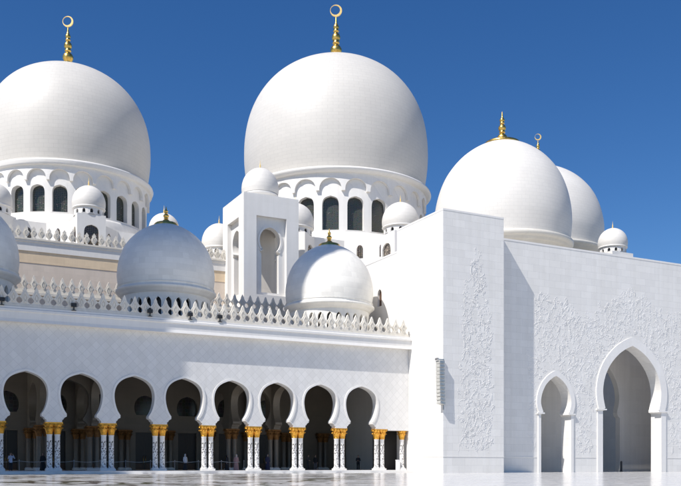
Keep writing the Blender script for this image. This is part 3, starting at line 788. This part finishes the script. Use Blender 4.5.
# carved relief: vines, curls, leaves and flowers
def relief(mask, x0, x1, z0, z1, n, seed, smin=0.4, smax=0.85, hh=0.075):
    rnd = random.Random(seed); mb = MB()
    cells = {}
    got = []; tries = 0
    while len(got) < n and tries < n*40:
        tries += 1
        x = rnd.uniform(x0,x1); z = rnd.uniform(z0,z1); s_ = rnd.uniform(smin,smax)
        if not mask(x,z): continue
        key_ = (int(x//1.0), int(z//1.0)); bad = False
        for i in (-1,0,1):
            for j in (-1,0,1):
                for (a,b_,c_) in cells.get((key_[0]+i,key_[1]+j),()):
                    if (a-x)**2+(b_-z)**2 < (0.56*(c_+s_))**2: bad = True
        if bad: continue
        cells.setdefault(key_,[]).append((x,z,s_)); got.append((x,z,s_))
    def ridge(pts, wds, h):
        v = []; f = []
        for i,(px,pz) in enumerate(pts):
            a = pts[max(i-1,0)]; b_ = pts[min(i+1,len(pts)-1)]
            dx,dz = b_[0]-a[0], b_[1]-a[1]; l = math.hypot(dx,dz) or 1
            nx,nz = -dz/l, dx/l; w_ = wds[i]
            v += [(px+nx*w_, 0.01, pz+nz*w_), (px+nx*w_*0.4, -h, pz+nz*w_*0.4), (px-nx*w_*0.4, -h, pz-nz*w_*0.4), (px-nx*w_, 0.01, pz-nz*w_)]
        for i in range(len(pts)-1):
            o = i*4
            for j in range(3): f.append((o+j, o+j+4, o+j+5, o+j+1))
        f.append((0,1,2,3)); o=(len(pts)-1)*4; f.append((o+3,o+2,o+1,o))
        mb.add(v,f,True)
    def leaf(px,pz,a,l,h):
        ca,sa = math.cos(a), math.sin(a)
        prof = [(0,0.02),(0.3,0.22),(0.6,0.20),(1.0,0.01)]
        v=[]; f=[]
        for t_,w_ in prof:
            bx,bz = px+ca*l*t_, pz+sa*l*t_
            hgt = h*(0.5+math.sin(t_*PI)*0.7)
            v += [(bx-sa*l*w_,0.01,bz+ca*l*w_),(bx,-hgt,bz),(bx+sa*l*w_,0.01,bz-ca*l*w_)]
        for i in range(3):
            o=i*3
            f += [(o,o+3,o+4,o+1),(o+1,o+4,o+5,o+2)]
        mb.add(v,f,True)
    for x,z,s_ in got:
        kind = rnd.random()
        var = rnd.uniform(0.55,1.25)
        if kind < 0.78:
            # a stem that rises in an S and rolls up into a curl, leaves on the outside of the bend
            hand = rnd.choice((-1,1)); a = rnd.gauss(PI/2, 0.7); k_ = 20
            px,pz = x-math.cos(a)*s_*1.1, z-math.sin(a)*s_*1.1
            pts = [(px,pz)]; step = s_*0.24
            for i in range(k_):
                t_ = i/k_
                a += hand*(-0.16 if t_ < 0.3 else 0.16+0.74*((t_-0.3)/0.7)**1.1)
                st2 = step*(1-0.62*t_)
                px += math.cos(a)*st2; pz += math.sin(a)*st2
                pts.append((px,pz))
            ridge(pts,[0.05*(1-0.45*i/k_)*(0.7+s_*0.5) for i in range(k_+1)],hh*var)
            for i in (3,6,9,12):
                p=pts[i]; q=pts[i+1]
                an=math.atan2(q[1]-p[1],q[0]-p[0])-hand*rnd.uniform(0.5,1.0)
                leaf(p[0],p[1],an,s_*rnd.uniform(0.35,0.62),hh*1.4*var)
                if rnd.random() < 0.4: leaf(p[0],p[1],an+hand*1.5,s_*rnd.uniform(0.35,0.5),hh*1.3*var)
        elif kind < 0.90:
            # a spray: a short stalk with paired leaves
            a = rnd.gauss(PI/2,0.5)
            pts=[(x+math.cos(a+0.25*t_)*s_*(t_-0.5)*2, z+math.sin(a+0.25*t_)*s_*(t_-0.5)*2) for t_ in (0,0.2,0.4,0.6,0.8,1.0)]
            ridge(pts,[0.035]*6,hh*var)
            for i in (1,2,3,4):
                for sd in (-1,1): leaf(pts[i][0],pts[i][1],a+sd*rnd.uniform(0.7,1.0),s_*(0.75-0.1*i),hh*1.4*var)
            leaf(pts[5][0],pts[5][1],a,s_*0.45,hh*1.5*var)
        else:
            np_=rnd.choice((5,6,8)); a0=rnd.uniform(0,2*PI)
            for i in range(np_):
                leaf(x,z,a0+2*PI*i/np_,s_*rnd.uniform(0.7,0.9),hh*1.7*var)
            pts=[(x+0.10*math.cos(q),z+0.10*math.sin(q)) for q in (i*PI/3 for i in range(7))]
            ridge(pts,[0.06]*7,hh*1.5)
    return mb
def half_at(h, z):
    for i in range(len(h)-1):
        if h[i][1] <= z <= h[i+1][1]: 
            t_ = (z-h[i][1])/max(1e-6,h[i+1][1]-h[i][1]); return h[i][0]+t_*(h[i+1][0]-h[i][0])
    return 0 if z > h[-1][1] else h[0][0]
TOPL = [(x*0.94, z*0.94+0.05) for x, z in [(69,20.5),(71,22.6),(73,21.6),(75,22.0),(76.5,20.6),(79,20.4),(81.5,22.0),(84,23.4),(86.3,24.6),(88.5,23.2),(91,22.0),(94,21.6),(97,22.3),(101,22.6),(105,21.8),(110,23),(128,22)]]
def top_at(x):
    for (a,b_),(c_,d_) in zip(TOPL,TOPL[1:]):
        if a <= x <= c_: return b_+(d_-b_)*(x-a)/(c_-a)
    return 20
def wall_mask(x,z):
    if z > top_at(x)-0.5 or z < 2.6: return False
    if x < 65.4 + max(0, (z-13)*0.12): return False
    if abs(x-SMX) < (half_at(sml,z)+0.68+0.5 if z<11.28 else (1.4 if z<12.5 else 0)): return False
    if abs(x-BIGX) < (half_at(big,z)+1.17+0.5 if z<15.5 else (1.8 if z<17.2 else 0)): return False
    return True
relief(wall_mask, 65, 106, 2.6, 24, 1900, 3, 0.30, 0.72, 0.0165).build('wall_relief', M['plain'], pw, (0,0.0,0))
def tower_half(z):
    pts = [(1.9,2.25),(8,2.15),(15,1.95),(18,1.7),(21,1.15),(23,0.6),(24.4,0.1)]
    for (a,b_),(c_,d_) in zip(pts,pts[1:]):
        if a <= z <= c_: return b_+(d_-b_)*(z-a)/(c_-a)
    return 0
relief(lambda x,z: abs(x-4.3) < tower_half(z)-0.15, 1.5, 7.0, 2.6, 24.3, 260, 5, 0.27, 0.58, 0.017).build('climbing_relief', M['plain'], tw)

# ------------------------------------------------------------------ minaret outside the frame on the left, whose shade lies over the arcade; its steps are shaped for that shade
mn = thing('minaret', 'unseen square white minaret with a balcony, stepped to shape the shade on the arcade', 'minaret', (-10.8,81.3,0))
a_ = 6.3
MB().box(-a_,a_,-a_,a_,0,64).build('base_block', M['marble'], mn)
MB().box(-1.3,6.29,-6.29,1.3,64.003,84).build('shaft', M['marble'], mn)
def frust(mb, a0, z0, a1, z1):
    mb.add([(-a0,-a0,z0),(a0,-a0,z0),(a0,a0,z0),(-a0,a0,z0),(-a1,-a1,z1),(a1,-a1,z1),(a1,a1,z1),(-a1,a1,z1)],
           [(0,1,5,4),(1,2,6,5),(2,3,7,6),(3,0,4,7),(4,5,6,7),(3,2,1,0)]); return mb
bl = MB(); frust(bl, 3.81, 84.004, 5.5, 86.5); frust(bl, 5.5, 86.504, 5.5, 91.5); frust(bl, 4.4, 91.504, 2.2, 94.5)
bl.build('balcony', M['plain'], mn, (2.5,-2.5,0))

# ------------------------------------------------------------------ loudspeaker on the tower
sp = thing('loudspeaker', 'tall grey column loudspeaker hung on the corner of the marble tower', 'loudspeaker', (51.55,77.85,7.0))
nC = 12
c0 = None
for k in range(nC):
    z = 4.75 - k*0.39
    bow = -0.02*max(0,(k-4))**1.35*0.32
    if c0 is None:
        cb = MB().box(-0.34,0.32,-0.36,0.36,-0.175,0.175)
        for j in range(5): cb.box(-0.36,-0.342,-0.30+j*0.13,-0.24+j*0.13,-0.13,0.13)
        c0 = cb.build('cabinet', M['speaker'], sp, (0,0,z)); o = c0
        for j in range(1): MB().box(-0.28,0.26,-0.375,-0.362,-0.12,0.12).build('grille', M['steel'], c0)
    else:
        o = copy_tree(c0, sp)
    o.location = (bow*-1.0, 0, z); o.rotation_euler = (0, R(max(0,k-4)*1.6), 0)
bk = MB(); bk.box(-0.5,0.45,-0.05,0.05,5.0,5.1); bk.box(-0.5,-0.42,-0.3,0.3,4.95,5.18); bk.box(0.33,0.44,-0.06,0.06,-0.3,5.05)
bk.build('bracket', M['steel'], sp)

# ------------------------------------------------------------------ floodlights along the parapet
FX = [(8.62,'black floodlight on the parapet at the left edge of the picture'),(14.95,'black floodlight on the parapet left of the shaded small dome'),
      (22.15,'black floodlight in front of the left half of the shaded small dome'),(26.2,'black floodlight in front of the right half of the shaded small dome'),(29.3,'black floodlight on the parapet below the left edge of the open pavilion')]
fl0 = None
for i, (x, lab) in enumerate(FX):
    if fl0 is None:
        fl0 = thing('floodlight', lab, 'floodlight', (x, Y0-0.42, 15.3), 0, 'floodlights on the arcade parapet')
        MB().box(-0.24,0.24,-0.36,-0.12,0.36,0.70).build('lamp_housing', M['black'], fl0)
        a = MB(); a.box(-0.05,0.05,-0.30,-0.20,0.0,0.36); a.box(-0.2,0.2,-0.36,-0.02,0.0,0.05); a.build('bracket', M['black'], fl0)
    else:
        o = copy_tree(fl0); o.location = (x, Y0-0.42, 15.3); o['label'] = lab

# ------------------------------------------------------------------ rope barrier, bollard, box
sx = [8.0+2.51*k for k in range(11)]
st0 = None
for i, x in enumerate(sx):
    lab = 'slim steel stanchion of the rope line inside the arcade' 
    if st0 is None:
        st0 = thing('stanchion', lab, 'stanchion', (x, 87.6, 0.28), 0, 'rope stanchions inside the arcade')
        MB().lathe([(0.03,0.02),(0.03,0.98),(0.05,1.0),(0.045,1.06),(0.01,1.08)], n=10).build('post', M['steel'], st0)
        MB().lathe([(0.18,0.002),(0.18,0.02),(0.04,0.05)], n=16).build('base', M['steel'], st0)
    else:
        o = copy_tree(st0); o.location = (x, 87.6, 0.28)
pts = []
for i in range(len(sx)-1):
    for j in range(6):
        t_ = j/6; pts.append((sx[i]+(sx[i+1]-sx[i])*t_, 87.6, 1.22-0.10*math.sin(PI*t_)))
tag(MB().tube(pts, 0.02, 6).build('barrier_rope', M['rope']), 'pale rope strung across the left arches of the arcade', 'rope')
bo = thing('bollard', 'black bollard standing in the big arched doorway', 'bollard', (82.6, 83.2, 0.0))
MB().lathe([(0.13,0.0),(0.13,1.25),(0.10,1.34),(0.01,1.37)], n=16).build('post', M['black'], bo)
MB().lathe([(0.20,0.004),(0.20,0.06),(0.13,0.09)], n=16).build('base', M['black'], bo)
wb = thing('litter_bin', 'small white bin beside the last column of the arcade', 'bin', (50.75, 85.3, 0.28))
MB().box(-0.18,0.18,-0.18,0.18,0.0,1.05).build('body', M['white_box'], wb)
MB().box(-0.2,0.2,-0.2,0.2,1.053,1.16).build('lid', M['white_box'], wb)

# ------------------------------------------------------------------ people
def fabric(name, c): return simple(name, c, 0.85, var=0.15, scale=9)
SK = simple('skin', (0.42,0.26,0.19), 0.55, var=0.06)
HAIR = simple('dark_hair', (0.02,0.016,0.014), 0.6)
def person(label, loc, rz, top, bottom, kind='trousers', scarf=None, h=1.72, arms='down', group='visitors in the arcade'):
    t = thing('person', label, 'person', loc, rz, group)
    s_ = h/1.72
    body = MB()
    # head, neck and trunk as one lofted surface (front is -Y)
    sec = [(0.80,0.150,0.105),(0.90,0.165,0.115),(1.02,0.140,0.100),(1.15,0.155,0.105),(1.30,0.185,0.110),(1.40,0.170,0.095),(1.445,0.085,0.070),(1.47,0.056,0.056),(1.51,0.054,0.058),(1.53,0.062,0.078),(1.57,0.073,0.092),(1.62,0.078,0.100),(1.67,0.070,0.092),(1.705,0.045,0.060),(1.72,0.01,0.012)]
    n = 16; v=[]; f=[]
    for z,a,b_ in sec:
        for k in range(n):
            q=2*PI*k/n; v.append((a*math.cos(q)*s_, (b_*math.sin(q)-(0.012 if z>1.5 else 0))*s_, z*s_))
    for i in range(len(sec)-1):
        for k in range(n): f.append((i*n+k,i*n+(k+1)%n,(i+1)*n+(k+1)%n,(i+1)*n+k))
    body.add(v,f,True)
    body.tube([(0,-0.100*s_,1.625*s_),(0,-0.122*s_,1.585*s_),(0,-0.095*s_,1.575*s_)],[0.010,0.016,0.008],8)
    for sd in (-1,1):
        body.ellipsoid((sd*0.030*s_,-0.098*s_,1.625*s_),(0.012,0.006,0.007),8,6)
        body.ellipsoid((sd*0.079*s_,0.0,1.61*s_),(0.012,0.02,0.032),8,6)
        hip=(sd*0.085*s_,0,0.86*s_); kn=(sd*0.095*s_,-0.01,0.47*s_); an=(sd*0.10*s_,0.02,0.08*s_)
        body.tube([hip,((hip[0]+kn[0])/2,-0.01,0.66*s_),kn,(sd*0.098*s_,0.015,0.30*s_),an],[0.088,0.075,0.055,0.055,0.038],12)
        body.tube([(sd*0.10*s_,0.06,0.05),(sd*0.105*s_,-0.05,0.045),(sd*0.115*s_,-0.16,0.03)],[0.04,0.045,0.03],10)
        sh=(sd*0.175*s_,0,1.375*s_)
        if arms=='camera': el=(sd*0.30*s_,-0.20,1.20*s_); wr=(sd*0.11*s_,-0.34,1.50*s_)
        elif arms=='front': el=(sd*0.24*s_,-0.03,1.10*s_); wr=(sd*0.06*s_,-0.24,1.08*s_)
        else: el=(sd*0.225*s_,0.02,1.09*s_); wr=(sd*0.235*s_,-0.06,0.86*s_)
        body.tube([sh,el,wr],[0.055,0.042,0.028],10)
        dv=(Vector(wr)-Vector(el)).normalized(); W0=Vector(wr)
        side=Vector((sd,0,0)) if arms=='down' else Vector((0,0,1))
        fw=dv.cross(side).normalized()
        body.tube([W0,W0+dv*0.045,W0+dv*0.09],[0.026,0.036,0.034],8)
        for j,fl_ in enumerate((0.075,0.085,0.08,0.062)):
            b0=W0+dv*0.085+fw*(0.024-0.016*j)
            bend=-side*0.03
            body.tube([b0,b0+dv*fl_*0.55+bend*0.3,b0+dv*fl_+bend],[0.009,0.008,0.007],6)
        b0=W0+dv*0.03+fw*0.03
        body.tube([b0,b0+fw*0.03+dv*0.025,b0+fw*0.035+dv*0.06],[0.011,0.010,0.008],6)
    bo_ = body.build('body', SK, t)
    # clothing: shirt or robe following the body, sleeves included
    cl = MB()
    def loft(secs, mb):
        v=[]; f=[]
        for z,a,b_ in secs:
            for k in range(20):
                q=2*PI*k/20; rip=1+ (0.05*math.sin(6*q+z*3) if z<0.9 else 0)
                v.append((a*rip*math.cos(q)*s_, b_*rip*math.sin(q)*s_, z*s_))
        for i in range(len(secs)-1):
            for k in range(20): f.append((i*20+k,i*20+(k+1)%20,(i+1)*20+(k+1)%20,(i+1)*20+k))
        mb.add(v,f,True)
    if kind=='robe': loft([(0.03,0.30,0.24),(0.3,0.265,0.205),(0.6,0.235,0.175),(0.9,0.205,0.155),(1.05,0.185,0.14),(1.3,0.205,0.13),(1.40,0.19,0.112),(1.455,0.09,0.078)],cl)
    else: loft([(0.78,0.185,0.14),(0.9,0.185,0.135),(1.05,0.165,0.125),(1.3,0.205,0.13),(1.40,0.188,0.112),(1.455,0.085,0.075)],cl)
    for sd in (-1,1):
        sh=(sd*0.165*s_,0,1.38*s_)
        if arms=='camera': el=(sd*0.30*s_,-0.20,1.20*s_); wr=(sd*0.13*s_,-0.32,1.46*s_)
        elif arms=='front': el=(sd*0.24*s_,-0.03,1.10*s_); wr=(sd*0.08*s_,-0.22,1.08*s_)
        else: el=(sd*0.225*s_,0.02,1.09*s_); wr=(sd*0.233*s_,-0.05,0.88*s_)
        cl.tube([sh,el,wr],[0.075,0.06,0.06 if kind=='robe' else 0.042],12,cap=False)
    cl.build('robe' if kind=='robe' else 'shirt', top, t)
    if kind!='robe':
        tr_=MB()
        if kind=='skirt': loft([(0.05,0.27,0.22),(0.4,0.235,0.185),(0.82,0.18,0.135),(0.86,0.175,0.13)],tr_)
        else:
            loft([(0.76,0.19,0.142),(0.88,0.172,0.128)],tr_)
            for sd in (-1,1):
                tr_.tube([(sd*0.09*s_,0,0.88*s_),(sd*0.10*s_,-0.01,0.47*s_),(sd*0.105*s_,0.015,0.07*s_)],[0.105,0.078,0.072],12,cap=False)
        tr_.build('skirt' if kind=='skirt' else 'trousers', bottom, t)
    hd = MB()
    if scarf:
        for z0_,secs in ((0,[(1.36,0.17,0.125),(1.42,0.13,0.105),(1.50,0.095,0.10),(1.60,0.100,0.118),(1.68,0.092,0.112),(1.735,0.055,0.07),(1.75,0.008,0.01)]),):
            v=[];f=[]
            K=20
            for z,a,b_ in secs:
                for k in range(K+1):
                    q=R(-90)+ (R(38) if 1.5<=z<=1.7 else R(8)) + (2*PI-2*(R(38) if 1.5<=z<=1.7 else R(8)))*k/K
                    v.append((a*math.cos(q)*s_, b_*math.sin(q)*s_, z*s_))
            for i in range(len(secs)-1):
                for k in range(K): f.append((i*(K+1)+k,i*(K+1)+k+1,(i+1)*(K+1)+k+1,(i+1)*(K+1)+k))
            hd.add(v,f,True)
        hd.build('headscarf', scarf, t)
    else:
        v=[];f=[];K=20
        secs=[(1.53,0.066,0.086,70),(1.58,0.080,0.100,60),(1.64,0.086,0.108,45),(1.69,0.076,0.100,15),(1.725,0.048,0.064,5),(1.74,0.008,0.01,0)]
        for z,a,b_,g in secs:
            for k in range(K+1):
                q=R(-90+g)+(2*PI-2*R(g))*k/K
                v.append((a*math.cos(q)*s_,(b_*math.sin(q)-0.006)*s_,z*s_))
        for i in range(len(secs)-1):
            for k in range(K): f.append((i*(K+1)+k,i*(K+1)+k+1,(i+1)*(K+1)+k+1,(i+1)*(K+1)+k))
        hd.add(v,f,True); hd.build('hair', HAIR, t)
    return t
BLK = fabric('black_cloth',(0.012,0.012,0.014)); WHT = fabric('white_cloth',(0.70,0.71,0.74)); NAVY = fabric('navy_cloth',(0.02,0.022,0.06))
PINK = fabric('pink_cloth',(0.50,0.30,0.28)); DARK = fabric('charcoal_cloth',(0.03,0.03,0.035)); BLU = fabric('pale_blue_cloth',(0.50,0.56,0.70)); GRY = fabric('grey_cloth',(0.10,0.10,0.11))
def place(x, y): return (x, y, 0.28)
person('person in a pale blue shirt and dark trousers raising a camera in the leftmost arch', place(9.70,87.3), R(15), BLU, DARK, 'trousers', arms='camera')
person('person in a long black robe standing left of the first column pair', place(12.75,88.3), R(-20), BLK, BLK, 'robe', scarf=BLK)
person('person in a white top and dark skirt before the doorway of the fourth arch', place(27.2,89.3), R(25), WHT, DARK, 'skirt', scarf=WHT)
person('person in a long pink robe standing in the fifth arch', place(32.75,89.0), R(-30), PINK, PINK, 'robe', scarf=WHT)
person('person in dark clothes just left of the person in pink', place(32.0,89.8), R(40), DARK, DARK, 'robe', scarf=BLK, h=1.62)
person('person in a navy robe and pale headscarf standing in the sixth arch', place(36.35,88.9), R(10), NAVY, NAVY, 'robe', scarf=GRY, h=1.75)
person('person in charcoal on the left of the pair in the seventh arch', place(42.2,91.0), R(20), DARK, DARK, 'trousers', arms='front')
person('person in black on the right of the pair in the seventh arch', place(43.3,91.4), R(-15), BLK, GRY, 'trousers')
person('person in a dark robe in the shade of the last arch', place(46.3,91.0), R(0), GRY, DARK, 'robe', scarf=BLK)
person('person in black trousers with joined hands, right of the robed one in the last arch', place(48.6,90.8), R(-30), DARK, BLK, 'trousers', arms='front')
